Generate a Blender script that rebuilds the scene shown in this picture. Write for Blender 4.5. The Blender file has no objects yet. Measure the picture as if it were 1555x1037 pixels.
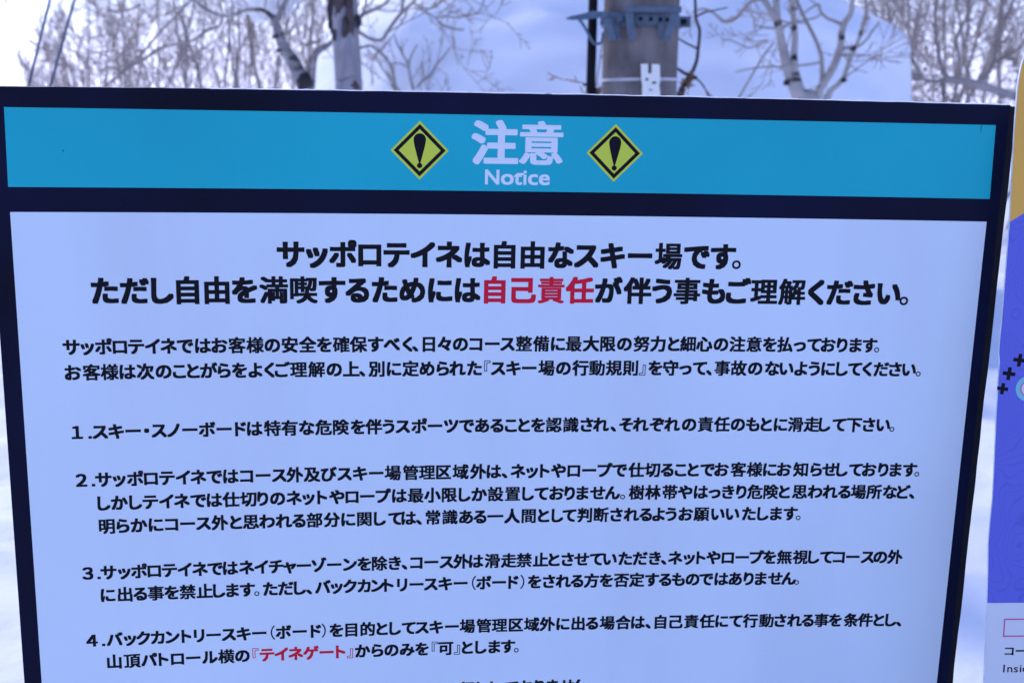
import bpy, bmesh, math, random
from mathutils import Vector, Matrix, noise

scene = bpy.context.scene
col = scene.collection
R = math.radians

# ------------------------------------------------------------------ camera
# The notice board defines a local frame: x along it, y into the scene, z up
# along its face.  The board leans a little towards the viewer, so that frame
# is turned by LEAN about x to get the world.
LEAN = R(3.45)
EYE = 1.6
TILT = Matrix.Rotation(LEAN, 3, 'X')
CAMROT = Matrix(((0.9941010863018227, 0.0024425212776899934, -0.1084299972486594),
                 (-0.10603410919645985, 0.23204621463232017, -0.9669081248814309),
                 (0.022799076745550075, 0.9727016954671248, 0.2309363846060886)))
CAMROT = TILT @ Matrix((CAMROT[0], CAMROT[1], CAMROT[2]))
# columns of the blender camera matrix: right, up, backwards
_r = Vector((CAMROT[0][0], CAMROT[1][0], CAMROT[2][0]))
_u = Vector((CAMROT[0][1], CAMROT[1][1], CAMROT[2][1]))
_b = Vector((CAMROT[0][2], CAMROT[1][2], CAMROT[2][2]))
CM = Matrix((( _r.x, _u.x, _b.x, 0), (_r.y, _u.y, _b.y, 0), (_r.z, _u.z, _b.z, EYE), (0, 0, 0, 1)))
FPX = 1960.0
cam = bpy.data.cameras.new('camera')
cam.sensor_width = 36
cam.lens = FPX / 1555 * 36
cam.clip_start = 0.05
cam.clip_end = 3000
cam.dof.use_dof = True
cam.dof.focus_distance = 1.60
cam.dof.aperture_fstop = 7.2
cam.dof.aperture_blades = 9
camo = bpy.data.objects.new('camera', cam)
camo.matrix_world = CM
col.objects.link(camo)
scene.camera = camo

# ------------------------------------------------------------------ light
SUN_EL, SUN_AZ = R(36), R(-30)        # azimuth from +Y, negative = towards -X
world = bpy.data.worlds.new('World')
scene.world = world
world.use_nodes = True
nt = world.node_tree
nt.nodes.clear()
def N(t, **k):
    n = nt.nodes.new(t)
    for a, b in k.items(): setattr(n, a, b)
    return n
sky = N('ShaderNodeTexSky')
sky.sky_type = 'NISHITA'
sky.sun_disc = False
sky.sun_elevation = SUN_EL
sky.sun_rotation = SUN_AZ
sky.altitude = 1000
sky.air_density = 1.2
sky.dust_density = 0.8
sky.ozone_density = 3.0
geo = N('ShaderNodeTexCoord')
sep = N('ShaderNodeSeparateXYZ'); nt.links.new(geo.outputs['Generated'], sep.inputs[0])
# cloud layer: direction projected on a plane overhead
zz = N('ShaderNodeMath', operation='ADD'); nt.links.new(sep.outputs[2], zz.inputs[0]); zz.inputs[1].default_value = 0.22
vd = N('ShaderNodeVectorMath', operation='DIVIDE'); nt.links.new(geo.outputs['Generated'], vd.inputs[0])
cmb = N('ShaderNodeCombineXYZ')
for i in range(3): nt.links.new(zz.outputs[0], cmb.inputs[i])
nt.links.new(cmb.outputs[0], vd.inputs[1])
nz = N('ShaderNodeTexNoise'); nz.inputs['Scale'].default_value = 1.7; nz.inputs['Detail'].default_value = 6
nz.inputs['Roughness'].default_value = 0.55
nt.links.new(vd.outputs[0], nz.inputs['Vector'])
mr = N('ShaderNodeMapRange'); mr.interpolation_type = 'SMOOTHSTEP'
mr.inputs['From Min'].default_value = 0.54; mr.inputs['From Max'].default_value = 0.74
mr.inputs['To Max'].default_value = 0.55
nt.links.new(nz.outputs[0], mr.inputs['Value'])
# more cloud towards the horizon
hz = N('ShaderNodeMapRange'); hz.interpolation_type = 'SMOOTHSTEP'
hz.inputs['From Min'].default_value = 0.0; hz.inputs['From Max'].default_value = 0.16
hz.inputs['To Min'].default_value = 0.85; hz.inputs['To Max'].default_value = 0.0
nt.links.new(sep.outputs[2], hz.inputs['Value'])
mx = N('ShaderNodeMath', operation='MAXIMUM'); nt.links.new(mr.outputs[0], mx.inputs[0]); nt.links.new(hz.outputs[0], mx.inputs[1])
mix = N('ShaderNodeMix', data_type='RGBA')
nt.links.new(mx.outputs[0], mix.inputs['Factor'])
nt.links.new(sky.outputs[0], mix.inputs[6])
mix.inputs[7].default_value = (9.5, 10.5, 12.5, 1)
bg = N('ShaderNodeBackground'); bg.inputs['Strength'].default_value = 0.10
tint = N('ShaderNodeVectorMath', operation='MULTIPLY'); tint.inputs[1].default_value = (0.89, 0.88, 1.24)
nt.links.new(mix.outputs[2], tint.inputs[0])
nt.links.new(tint.outputs[0], bg.inputs['Color'])
wo = N('ShaderNodeOutputWorld'); nt.links.new(bg.outputs[0], wo.inputs['Surface'])

sun = bpy.data.lights.new('sun', 'SUN')
sun.energy = 1.2
sun.angle = R(12)
sun.color = (1.0, 0.95, 0.88)
suno = bpy.data.objects.new('sun', sun)
sd = Vector((math.sin(SUN_AZ) * math.cos(SUN_EL), math.cos(SUN_AZ) * math.cos(SUN_EL), math.sin(SUN_EL)))
suno.rotation_euler = sd.to_track_quat('Z', 'Y').to_euler()
suno.location = (0, 0, 20)
col.objects.link(suno)

scene.view_settings.view_transform = 'Standard'
scene.view_settings.look = 'None'
scene.view_settings.gamma = 1
scene.view_settings.use_curve_mapping = False
scene.view_settings.exposure = 1.03

# ------------------------------------------------------------------ helpers
def P(x, y, d):
    """point that lies d metres ahead, in the direction of photograph pixel x, y"""
    v = Vector(((x - 777.5) / FPX, -(y - 518.5) / FPX, -1.0)) * d
    return CM @ v

def mesh(name, vs, fs, mat=None, parent=None, smooth=False):
    me = bpy.data.meshes.new(name)
    me.from_pydata([tuple(v) for v in vs], [], fs)
    me.update()
    if smooth: me.polygons.foreach_set('use_smooth', [True] * len(me.polygons))
    if mat: me.materials.append(mat)
    o = bpy.data.objects.new(name, me)
    col.objects.link(o)
    if parent is not None:
        o.parent = parent
        o.matrix_parent_inverse = parent.matrix_world.inverted()
    return o

def bmobj(name, bm, mat=None, parent=None, smooth=False):
    me = bpy.data.meshes.new(name)
    bm.to_mesh(me); bm.free()
    if smooth: me.polygons.foreach_set('use_smooth', [True] * len(me.polygons))
    if mat: me.materials.append(mat)
    o = bpy.data.objects.new(name, me); col.objects.link(o)
    if parent is not None:
        o.parent = parent
        o.matrix_parent_inverse = parent.matrix_world.inverted()
    return o

def thing(name, label, cat, loc, group=None):
    o = bpy.data.objects.new(name, None)
    o.empty_display_size = 0.1
    o.location = loc
    o.matrix_world = Matrix.Translation(loc)
    col.objects.link(o)
    o['label'] = label; o['category'] = cat
    if group: o['group'] = group
    return o

def tube_geo(polys, sides=4):
    vs, fs = [], []
    for pts, rad in polys:
        n = len(pts)
        base = len(vs)
        for i in range(n):
            a = pts[max(i - 1, 0)]; b = pts[min(i + 1, n - 1)]
            t = (b - a)
            if t.length < 1e-9: t = Vector((0, 0, 1))
            t.normalize()
            q = Vector((1, 0, 0)) if abs(t.x) < 0.8 else Vector((0, 1, 0))
            e1 = t.cross(q).normalized(); e2 = t.cross(e1)
            for k in range(sides):
                an = 2 * math.pi * k / sides
                vs.append(pts[i] + (e1 * math.cos(an) + e2 * math.sin(an)) * rad[i])
        for i in range(n - 1):
            for k in range(sides):
                k2 = (k + 1) % sides
                fs.append((base + i * sides + k, base + i * sides + k2, base + (i + 1) * sides + k2, base + (i + 1) * sides + k))
        fs.append(tuple(base + k for k in range(sides))[::-1])
        fs.append(tuple(base + (n - 1) * sides + k for k in range(sides)))
    return vs, fs

def smooth_poly(pts, rad, n=4):
    """Catmull-Rom through the given points"""
    op, orr = [], []
    m = len(pts)
    for i in range(m - 1):
        p0 = pts[max(i - 1, 0)]; p1 = pts[i]; p2 = pts[i + 1]; p3 = pts[min(i + 2, m - 1)]
        for k in range(n):
            t = k / n
            op.append(0.5 * ((2 * p1) + (p2 - p0) * t + (2 * p0 - 5 * p1 + 4 * p2 - p3) * t * t + (3 * p1 - p0 - 3 * p2 + p3) * t ** 3))
            orr.append(rad[i] * (1 - t) + rad[i + 1] * t)
    op.append(pts[-1]); orr.append(rad[-1])
    return op, orr

def material(name, base, rough=0.6, metal=0.0, spec=0.5, var=0.06, scale=8.0, bump=0.0, bscale=60.0, dark=None, dark_lo=0.6, dark_hi=0.7, dark_scale=6.0, stretch=(1, 1, 1), coat=0.0):
    m = bpy.data.materials.new(name); m.use_nodes = True
    t = m.node_tree; b = t.nodes['Principled BSDF']
    tc = t.nodes.new('ShaderNodeTexCoord')
    nz = t.nodes.new('ShaderNodeTexNoise'); nz.inputs['Scale'].default_value = scale; nz.inputs['Detail'].default_value = 5
    t.links.new(tc.outputs['Object'], nz.inputs['Vector'])
    rp = t.nodes.new('ShaderNodeMapRange'); rp.inputs['To Min'].default_value = 1 - var; rp.inputs['To Max'].default_value = 1 + var
    rp.inputs['From Min'].default_value = 0.3; rp.inputs['From Max'].default_value = 0.7
    t.links.new(nz.outputs[0], rp.inputs['Value'])
    ml = t.nodes.new('ShaderNodeVectorMath'); ml.operation = 'MULTIPLY'
    ml.inputs[0].default_value = base
    cb = t.nodes.new('ShaderNodeCombineXYZ')
    for i in range(3): t.links.new(rp.outputs[0], cb.inputs[i])
    t.links.new(cb.outputs[0], ml.inputs[1])
    out = ml.outputs[0]
    if dark:
        mp = t.nodes.new('ShaderNodeMapping'); mp.inputs['Scale'].default_value = stretch
        t.links.new(tc.outputs['Object'], mp.inputs['Vector'])
        n2 = t.nodes.new('ShaderNodeTexNoise'); n2.inputs['Scale'].default_value = dark_scale; n2.inputs['Detail'].default_value = 6
        t.links.new(mp.outputs[0], n2.inputs['Vector'])
        r2 = t.nodes.new('ShaderNodeMapRange'); r2.inputs['From Min'].default_value = dark_lo; r2.inputs['From Max'].default_value = dark_hi
        t.links.new(n2.outputs[0], r2.inputs['Value'])
        mi = t.nodes.new('ShaderNodeMix'); mi.data_type = 'RGBA'
        t.links.new(r2.outputs[0], mi.inputs['Factor']); t.links.new(out, mi.inputs[6]); mi.inputs[7].default_value = (*dark, 1)
        out = mi.outputs[2]
    t.links.new(out, b.inputs['Base Color'])
    b.inputs['Roughness'].default_value = rough
    b.inputs['Metallic'].default_value = metal
    b.inputs['Specular IOR Level'].default_value = spec
    b.inputs['Coat Weight'].default_value = coat
    if bump:
        n3 = t.nodes.new('ShaderNodeTexNoise'); n3.inputs['Scale'].default_value = bscale; n3.inputs['Detail'].default_value = 6
        t.links.new(tc.outputs['Object'], n3.inputs['Vector'])
        bp_ = t.nodes.new('ShaderNodeBump'); bp_.inputs['Strength'].default_value = bump; bp_.inputs['Distance'].default_value = 0.01
        t.links.new(n3.outputs[0], bp_.inputs['Height']); t.links.new(bp_.outputs[0], b.inputs['Normal'])
    return m

M = {}
M['snow'] = material('snow', (0.93, 0.93, 0.94), rough=0.75, spec=0.2, var=0.05, scale=1.3, bump=0.7, bscale=14)
M['frame'] = material('frame_black', (0.0015, 0.0032, 0.021), rough=0.42, spec=0.09, var=0.45, scale=6, bump=0.03, bscale=40)
M['strip'] = material('edge_black', (0.006, 0.006, 0.010), rough=0.7, spec=0.2, var=0.2)
M['teal'] = material('teal_vinyl', (0.003, 0.375, 0.435), rough=0.42, spec=0.2, var=0.05, scale=3)
M['panel'] = material('white_vinyl', (0.605, 0.695, 0.76), rough=0.36, spec=0.35, var=0.028, scale=3.5, dark=(0.55, 0.61, 0.68), dark_lo=0.5, dark_hi=0.85, dark_scale=5, stretch=(1.5, 1.5, 0.35))
M['ink'] = material('black_ink', (0.0035, 0.004, 0.009), rough=0.45, spec=0.10, var=0.1)
M['white'] = material('white_ink', (0.68, 0.73, 0.76), rough=0.45, spec=0.2, var=0.01)
M['red'] = material('red_ink', (0.62, 0.008, 0.035), rough=0.5, spec=0.12, var=0.03)
M['lime'] = material('lime_vinyl', (0.54, 0.62, 0.03), rough=0.4, var=0.03)
M['core'] = material('board_core', (0.75, 0.77, 0.8), rough=0.6, var=0.2, scale=40)
M['steel'] = material('galvanised_steel', (0.085, 0.125, 0.175), rough=0.55, metal=0.1, var=0.2, scale=40)
M['bolt'] = material('painted_bolt', (0.004, 0.0055, 0.02), rough=0.42, spec=0.15, var=0.1)
M['rubber'] = material('black_conduit', (0.006, 0.006, 0.010), rough=0.6, spec=0.12, var=0.2)
M['whiteplastic'] = material('white_plastic', (0.86, 0.84, 0.76), rough=0.45, var=0.03)
M['strap'] = material('pale_strap', (0.50, 0.48, 0.52), rough=0.5, var=0.1)
M['pole'] = material('weathered_concrete', (0.185, 0.165, 0.162), rough=0.85, spec=0.2, var=0.4, scale=7, bump=0.4, bscale=70,
                     dark=(0.085, 0.065, 0.062), dark_lo=0.42, dark_hi=0.75, dark_scale=3.0, stretch=(3.5, 3.5, 0.9))
M['cable'] = material('steel_cable', (0.08, 0.10, 0.14), rough=0.5, metal=0.3, var=0.2)
M['birch'] = material('birch_bark', (0.42, 0.38, 0.35), rough=0.85, spec=0.15, var=0.2, scale=9, bump=0.4, bscale=50,
                      dark=(0.05, 0.04, 0.04), dark_lo=0.60, dark_hi=0.70, dark_scale=4.0, stretch=(1, 1, 3.5))
M['greybirch'] = material('grey_birch_bark', (0.31, 0.29, 0.28), rough=0.9, spec=0.1, var=0.35, scale=14, bump=0.6, bscale=40,
                      dark=(0.05, 0.045, 0.05), dark_lo=0.52, dark_hi=0.66, dark_scale=7.0, stretch=(1, 1, 2.0))
M['smoothbirch'] = material('thick_birch_bark', (0.36, 0.33, 0.325), rough=0.9, spec=0.1, var=0.22, scale=5, bump=0.6, bscale=30,
                      dark=(0.25, 0.25, 0.29), dark_lo=0.45, dark_hi=0.62, dark_scale=3.0, stretch=(9, 9, 0.5))
M['oldbirch'] = material('old_birch_bark', (0.37, 0.34, 0.33), rough=0.9, spec=0.1, var=0.25, scale=6, bump=0.8, bscale=30,
                      dark=(0.09, 0.06, 0.055), dark_lo=0.46, dark_hi=0.56, dark_scale=3.0, stretch=(6, 6, 1.0))
M['darkbark'] = material('dark_rough_bark', (0.06, 0.05, 0.055), rough=0.95, spec=0.1, var=0.4, scale=20, bump=0.8, bscale=40)
M['twig'] = material('twig_bark', (0.36, 0.285, 0.245), rough=0.9, spec=0.1, var=0.25, scale=2)
M['palebranch'] = material('pale_branch_bark', (0.33, 0.285, 0.25), rough=0.9, spec=0.1, var=0.25, scale=6)
M['deadleaf'] = material('dead_leaves', (0.30, 0.19, 0.12), rough=0.9, spec=0.1, var=0.3, scale=30)
M['ochre'] = material('ochre_vinyl', (0.72, 0.37, 0.04), rough=0.45, var=0.04)
M['lower'] = material('pale_vinyl', (0.60, 0.63, 0.66), rough=0.4, var=0.02)
M['magenta'] = material('magenta_ink', (0.55, 0.07, 0.27), rough=0.4, var=0.02)
M['cyan'] = material('cyan_ink', (0.16, 0.48, 0.55), rough=0.4, var=0.02)

# blue print with darker contour lines (flat print)
def contour_mat():
    m = bpy.data.materials.new('blue_contour_print'); m.use_nodes = True
    t = m.node_tree; b = t.nodes['Principled BSDF']
    tc = t.nodes.new('ShaderNodeTexCoord')
    nz = t.nodes.new('ShaderNodeTexNoise'); nz.inputs['Scale'].default_value = 5.5; nz.inputs['Detail'].default_value = 2.5
    nz.inputs['Roughness'].default_value = 0.45
    t.links.new(tc.outputs['Object'], nz.inputs['Vector'])
    m1 = t.nodes.new('ShaderNodeMath'); m1.operation = 'MULTIPLY'; m1.inputs[1].default_value = 80
    t.links.new(nz.outputs[0], m1.inputs[0])
    m2 = t.nodes.new('ShaderNodeMath'); m2.operation = 'PINGPONG'; m2.inputs[1].default_value = 0.5
    t.links.new(m1.outputs[0], m2.inputs[0])
    r = t.nodes.new('ShaderNodeMapRange'); r.inputs['From Min'].default_value = 0.0; r.inputs['From Max'].default_value = 0.12
    r.inputs['To Min'].default_value = 1; r.inputs['To Max'].default_value = 0
    t.links.new(m2.outputs[0], r.inputs['Value'])
    mi = t.nodes.new('ShaderNodeMix'); mi.data_type = 'RGBA'
    mi.inputs[6].default_value = (0.085, 0.105, 0.54, 1); mi.inputs[7].default_value = (0.066, 0.083, 0.445, 1)
    t.links.new(r.outputs[0], mi.inputs['Factor']); t.links.new(mi.outputs[2], b.inputs['Base Color'])
    b.inputs['Roughness'].default_value = 0.45
    return m
M['blue'] = contour_mat()

# ------------------------------------------------------------------ ground
def gh(x, y):
    """snow height"""
    r = math.hypot(x, y)
    h = 0.09 * noise.noise(Vector((x * 0.9, y * 0.9, 1.3))) + 0.06 * noise.noise(Vector((x * 2.6, y * 2.6, 7.1)))
    h += 0.030 * noise.noise(Vector((x * 5, y * 5, 3.1))) - 0.05 * max(0.0, noise.noise(Vector((x * 2.9, y * 2.9, 8.8))) - 0.15)
    h += 0.16 * noise.noise(Vector((x * 0.22, y * 0.22, 4.0)))
    k = max(0.0, min(1.0, (r - 2.0) / 8.0))
    far = max(0.0, r - 60) * -0.004
    return h * (0.35 + 0.65 * k) + far

def ground():
    xs = [-10 + 0.08 * i for i in range(251)]
    step = 0.1; right = []
    v = 10.0
    while v < 950:
        step *= 1.13; v += step; right.append(v)
    xs = [-q for q in reversed(right)] + xs + right
    n = len(xs)
    vs = [(x, y + 5, gh(x, y + 5)) for y in xs for x in xs]
    fs = [(j * n + i, j * n + i + 1, (j + 1) * n + i + 1, (j + 1) * n + i) for j in range(n - 1) for i in range(n - 1)]
    o = mesh('snow_ground', vs, fs, M['snow'], smooth=True)
    o['kind'] = 'structure'
ground()

# ------------------------------------------------------------------ snow mound behind the boards
def mound():
    D = 13.0
    cy = P(950, 150, D).y
    # outline (photograph pixels at that distance: y, left x, right x)
    prof = [(430, 360, 1352), (340, 400, 1350), (260, 440, 1347), (200, 462, 1344), (150, 476, 1342), (110, 486, 1344), (80, 497, 1345), (66, 507, 1342), (50, 524, 1325), (34, 545, 1289),
            (0, 585, 1225), (-40, 640, 1150), (-90, 710, 1070), (-130, 780, 1010), (-150, 830, 975), (-158, 870, 940)]
    vs, fs = [], []
    ns = 110
    fine = []
    for i in range(len(prof) - 1):
        for k in range(5):
            t = k / 5
            fine.append(tuple(prof[i][j] * (1 - t) + prof[i + 1][j] * t for j in range(3)))
    fine.append(prof[-1])
    for (py, pl, pr) in fine:
        A = P(pl, py, D); B = P(pr, py, D)
        z = (A.z + B.z) / 2
        c = (A.x + B.x) / 2; hw = (B.x - A.x) / 2
        up = max(0.0, 1 - z / 4.1)
        front = 0.8 + 3.4 * up ** 0.8; back = 0.8 + 2.6 * up ** 0.7
        for s in range(ns):
            a = 2 * math.pi * s / ns
            ca, sa = math.cos(a), math.sin(a)
            e = 0.8
            x = c + hw * math.copysign(abs(ca) ** e, ca)
            y = cy + (back if sa > 0 else front) * math.copysign(abs(sa) ** e, sa)
            q = Vector((x * 0.5, y * 0.5, z * 0.6))
            dd = 0.14 * noise.noise(q) + 0.07 * noise.noise(q * 3.1) + 0.03 * noise.noise(q * 8)
            vs.append((x + ca * dd * 0.5, y + sa * dd * 1.4, z + dd * 0.3))
    m = len(fine)
    for i in range(m - 1):
        for s in range(ns):
            s2 = (s + 1) % ns
            fs.append((i * ns + s, i * ns + s2, (i + 1) * ns + s2, (i + 1) * ns + s))
    fs.append(tuple((m - 1) * ns + s for s in range(ns)))
    o = mesh('snow_mound', vs, fs, M['snow'], smooth=True)
    o['kind'] = 'structure'
mound()

# ------------------------------------------------------------------ trees
def pxpoly(pts, d, dz=None):
    """[(x, y, radius)] in photograph pixels at distance d (a 4th value adds depth)"""
    p = []; r = []
    for q in pts:
        dd = d + (q[3] if len(q) > 3 else 0)
        p.append(P(q[0], q[1], dd)); r.append(q[2] * dd / FPX)
    return smooth_poly(p, r, 5)

def grow(rng, out, p, d, ln, r, lv, spec):
    seg = spec['seg'][lv]
    pts = [p.copy()]; rad = [r]
    q = p.copy(); dd = d.copy()
    for i in range(seg):
        w = spec['wander'][lv]
        dd = (dd + Vector((rng.gauss(0, w), rng.gauss(0, w), rng.gauss(0, w) + spec['up'][lv]))).normalized()
        q = q + dd * (ln / seg)
        pts.append(q.copy()); rad.append(max(r * (1 - 0.75 * (i + 1) / seg), spec['rmin']))
    out[min(lv, 1)].append((pts, rad))
    if lv + 1 >= len(spec['n']) + 1 or lv >= len(spec['n']): return
    n = spec['n'][lv]
    for k in range(n):
        t = spec['t0'][lv] + (1 - spec['t0'][lv]) * (k + rng.random()) / n
        f = t * seg; i = min(int(f), seg - 1)
        bp_ = pts[i].lerp(pts[i + 1], f - i)
        ax = (pts[i + 1] - pts[i]).normalized()
        side = ax.orthogonal().normalized()
        side.rotate(Matrix.Rotation(rng.uniform(0, 2 * math.pi), 3, ax))
        an = R(rng.uniform(*spec['ang'][lv]))
        nd = ax * math.cos(an) + side * math.sin(an)
        grow(rng, out, bp_, nd, ln * spec['len'][lv] * rng.uniform(0.7, 1.2) * (1.15 - 0.5 * t), max(r * spec['rr'][lv] * (1 - 0.5 * t), spec['rmin']), lv + 1, spec)

def bush_tree(seed, height, stems, spread, n1=9, n2=7, n3=5, rmin=0.006, r0=0.05, up=0.12, wide=0):
    """polylines (stems, twigs) of a bare many-stemmed birch scrub; base at the origin"""
    rng = random.Random(seed)
    out = [[], []]
    spec = dict(seg=[9, 6, 4, 3], wander=[0.05, 0.06, 0.06, 0.06], up=[0.07, up, up * 0.8, 0.04], rmin=rmin,
                n=[n1, n2, n3], t0=[0.12, 0.12, 0.15], ang=[(28 + wide, 60 + wide), (22 + wide, 48 + wide), (20, 45 + wide)], len=[0.42, 0.48, 0.50], rr=[0.42, 0.5, 0.6])
    for s in range(stems):
        a = 2 * math.pi * (s + rng.random() * 0.7) / stems
        le = rng.uniform(0.25, 1.0) * spread
        d = Vector((math.cos(a) * le, math.sin(a) * le, 1)).normalized()
        b = Vector((math.cos(a), math.sin(a), 0)) * rng.uniform(0.02, 0.10)
        grow(rng, out, b, d, height * rng.uniform(0.75, 1.05), r0 * rng.uniform(0.7, 1.1), 0, spec)
    return out

def make_scrub(name, label, seed, group, **k):
    st, tw = bush_tree(seed, **k)
    t = thing(name, label, 'tree', (0, 0, 0), group)
    v, f = tube_geo(st, 5); mesh('trunk', v, f, M['palebranch'], t, smooth=True)
    v, f = tube_geo(tw, 3); mesh('crown', v, f, M['twig'], t)['kind'] = 'stuff'
    return t

def copy_tree(root, label=None, group=None):
    c = root.copy(); col.objects.link(c)
    if label: c['label'] = label
    if group: c['group'] = group
    for ch in [o for o in root.children]:
        d = ch.copy(); col.objects.link(d); d.parent = c
        d.matrix_parent_inverse = ch.matrix_parent_inverse
    return c

def put(o, px, d, rz, s, sink=0.0):
    p = P(px, 170, d)
    o.location = (p.x, p.y, gh(p.x, p.y) - sink - 0.05)
    o.rotation_euler = (0, 0, rz); o.scale = (s, s, s)

protoA = make_scrub('scrub_birch', 'x', 3, None, height=6.0, stems=4, spread=0.42, n1=8, n2=6, n3=6, rmin=0.0042, r0=0.05)
protoB = make_scrub('scrub_birch', 'x', 11, None, height=5.6, stems=4, spread=0.55, n1=8, n2=6, n3=6, rmin=0.0042, r0=0.045)
protoC = make_scrub('scrub_birch', 'x', 23, None, height=6.2, stems=4, spread=0.9, n1=9, n2=7, n3=6, rmin=0.0032, r0=0.04, up=0.05, wide=16)
low = make_scrub('scrub_birch', 'low rounded bare birch with a fanned crown, just right of the guy wires', 31, None,
                 height=3.5, stems=6, spread=0.30, n1=8, n2=7, n3=6, rmin=0.0045, r0=0.035)
put(low, 140, 30, 0.4, 1.2)
put(copy_tree(low, 'smallest bare birch, a thin grey crown right behind the guy wires'), 80, 36, 2.0, 0.95)
# (pixel column, distance, turn, scale, prototype, label)
SCRUB = [
    (214, 25, 0.3, 0.85, protoA, 'bare scrub birch standing between the low rounded birch and the long arching twig'),
    (262, 27, 1.9, 1.0, protoB, 'brownish scrub birch below the arching twigs of the forked birch'),
    (318, 24, 3.0, 1.0, protoA, 'bare scrub birch behind the drooping side branch of the forked birch'),
    (384, 26, 4.1, 1.0, protoB, 'bare scrub birch seen under the snow lump of the forked birch'),
    (440, 29, 5.2, 1.1, protoA, 'bare scrub birch right behind the stem of the forked birch'),
    (505, 32, 1.2, 1.2, protoB, 'bare scrub birch half hidden behind the thick old birch'),
    (1368, 19, 1.7, 1.0, protoC, 'bare scrub birch at the right-hand edge of the snow mound'),
    (1425, 21, 3.3, 1.1, protoC, 'bare scrub birch behind the middle of the long arching limb'),
    (1478, 18, 5.0, 0.95, protoC, 'bare scrub birch rising over the thickest part of the arching limb'),
    (1540, 20, 0.8, 1.0, protoC, 'bare scrub birch beside the top left corner of the guide board'),
    (1335, 30, 2.6, 1.2, protoB, 'far bare scrub birch peeking over the right shoulder of the snow mound'),
]
seen = set()
for px, d, rz, sc_, pr, lab in SCRUB:
    o = copy_tree(pr) if pr.name in seen else pr
    seen.add(pr.name)
    o['label'] = lab; o['group'] = 'bare scrub birches behind the notice board'
    put(o, px, d, rz, sc_)

def side_twigs(rng, polys, n, ln, r, up=0.05, levels=(4, 3), rmin=0.003):
    out = [[], []]
    spec = dict(seg=[5, 4, 3], wander=[0.12, 0.14, 0.14], up=[up, up, up], rmin=rmin, n=list(levels),
                t0=[0.2, 0.2], ang=[(25, 55), (25, 55)], len=[0.5, 0.5], rr=[0.6, 0.7])
    for k in range(n):
        pts, rad = polys[rng.randrange(len(polys))]
        i = rng.randrange(1, len(pts) - 1)
        ax = (pts[i + 1] - pts[i]).normalized()
        side = ax.orthogonal().normalized(); side.rotate(Matrix.Rotation(rng.uniform(0, 6.28), 3, ax))
        an = R(rng.uniform(30, 60))
        grow(rng, out, pts[i], ax * math.cos(an) + side * math.sin(an), ln * rng.uniform(0.5, 1.2), min(r, rad[i] * 0.7), 0, spec)
    return out[0] + out[1]

def down(x, y, r, d, lean=0.0, grow_r=1.25):
    """trunk points from pixel x, y down to the snow"""
    yb = 175 + 1.68 * FPX / d
    return [(x + lean * (yb - y), yb, r * grow_r), (x + lean * (yb - y) * 0.45, (y + yb) / 2, r * 1.1)]

def hero_tree(name, label, d, trunk, limbs, tw, mats, twig_n, twig_len, seed, extra=None):
    base = P(trunk[0][0], trunk[0][1], d)
    t = thing(name, label, 'tree', (base.x, base.y, gh(base.x, base.y)))
    tp = pxpoly(trunk, d)
    tl = [tp] + [pxpoly(l, d) for l in limbs]
    v, f = tube_geo(tl, 12); mesh('trunk', v, f, mats[0], t, smooth=True)
    bl = [pxpoly(l, d) for l in tw]
    if bl:
        v, f = tube_geo(bl, 7); mesh('branches', v, f, mats[1], t, smooth=True)
    rng = random.Random(seed)
    tws = side_twigs(rng, [q for q in tl[0:] + bl if True], twig_n, twig_len, 0.006) if twig_n else []
    if tws:
        v, f = tube_geo(tws, 3); mesh('twigs', v, f, mats[2], t)['kind'] = 'stuff'
    if extra: extra(t)
    return t

# forked birch left
dA = 9.0
def snow_clump_on(parent): pass
tA = hero_tree('birch_tree', 'forked grey birch with a black scar, left of the thick trunk', dA,
    down(478, 175, 13, dA) + [(468, 158, 12), (460, 128, 11.5), (447, 98, 10), (434, 78, 9), (425, 58, 7.5), (420, 40, 6.5), (416, 28, 6)],
    [[(419, 34, 6), (411, 24, 4.5), (399, 16, 3.2), (384, 15, 2.8), (366, 18, 2.4), (352, 24, 2.2), (340, 25, 2.2), (322, 19, 2.0), (304, 8, 1.8), (286, -4, 1.6), (262, -20, 1.2)],
     [(418, 36, 6), (424, 24, 5), (431, 8, 4.3), (440, -12, 4), (452, -60, 3.6), (470, -160, 2.6), (478, -300, 1.6)],
     [(467, 158, 8), (472, 132, 6.5), (474, 108, 6), (477, 86, 6), (486, 76, 5), (499, 68, 4.2), (506, 62, 3)]],
    [[(338, 25, 2.0), (334, 38, 2.2), (322, 44, 2.4), (311, 48, 3.2), (302, 56, 2.2), (288, 64, 2), (255, 70, 2), (236, 78, 3.0), (222, 88, 2), (200, 102, 2), (180, 116, 1.6), (160, 132, 1.3)],
     [(292, -2, 2), (272, 20, 2), (250, 42, 2.0), (232, 62, 2.0), (212, 86, 2), (192, 104, 1.7), (172, 122, 1.4)],
     [(488, 62, 2), (472, 66, 2.2), (464, 70, 1.5)], [(214, 6, 1.8), (200, 14, 1.8), (180, 18, 1.6), (160, 15, 1.2)]],
    (M['greybirch'], M['palebranch'], M['twig']), 26, 0.8, 5)
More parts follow.
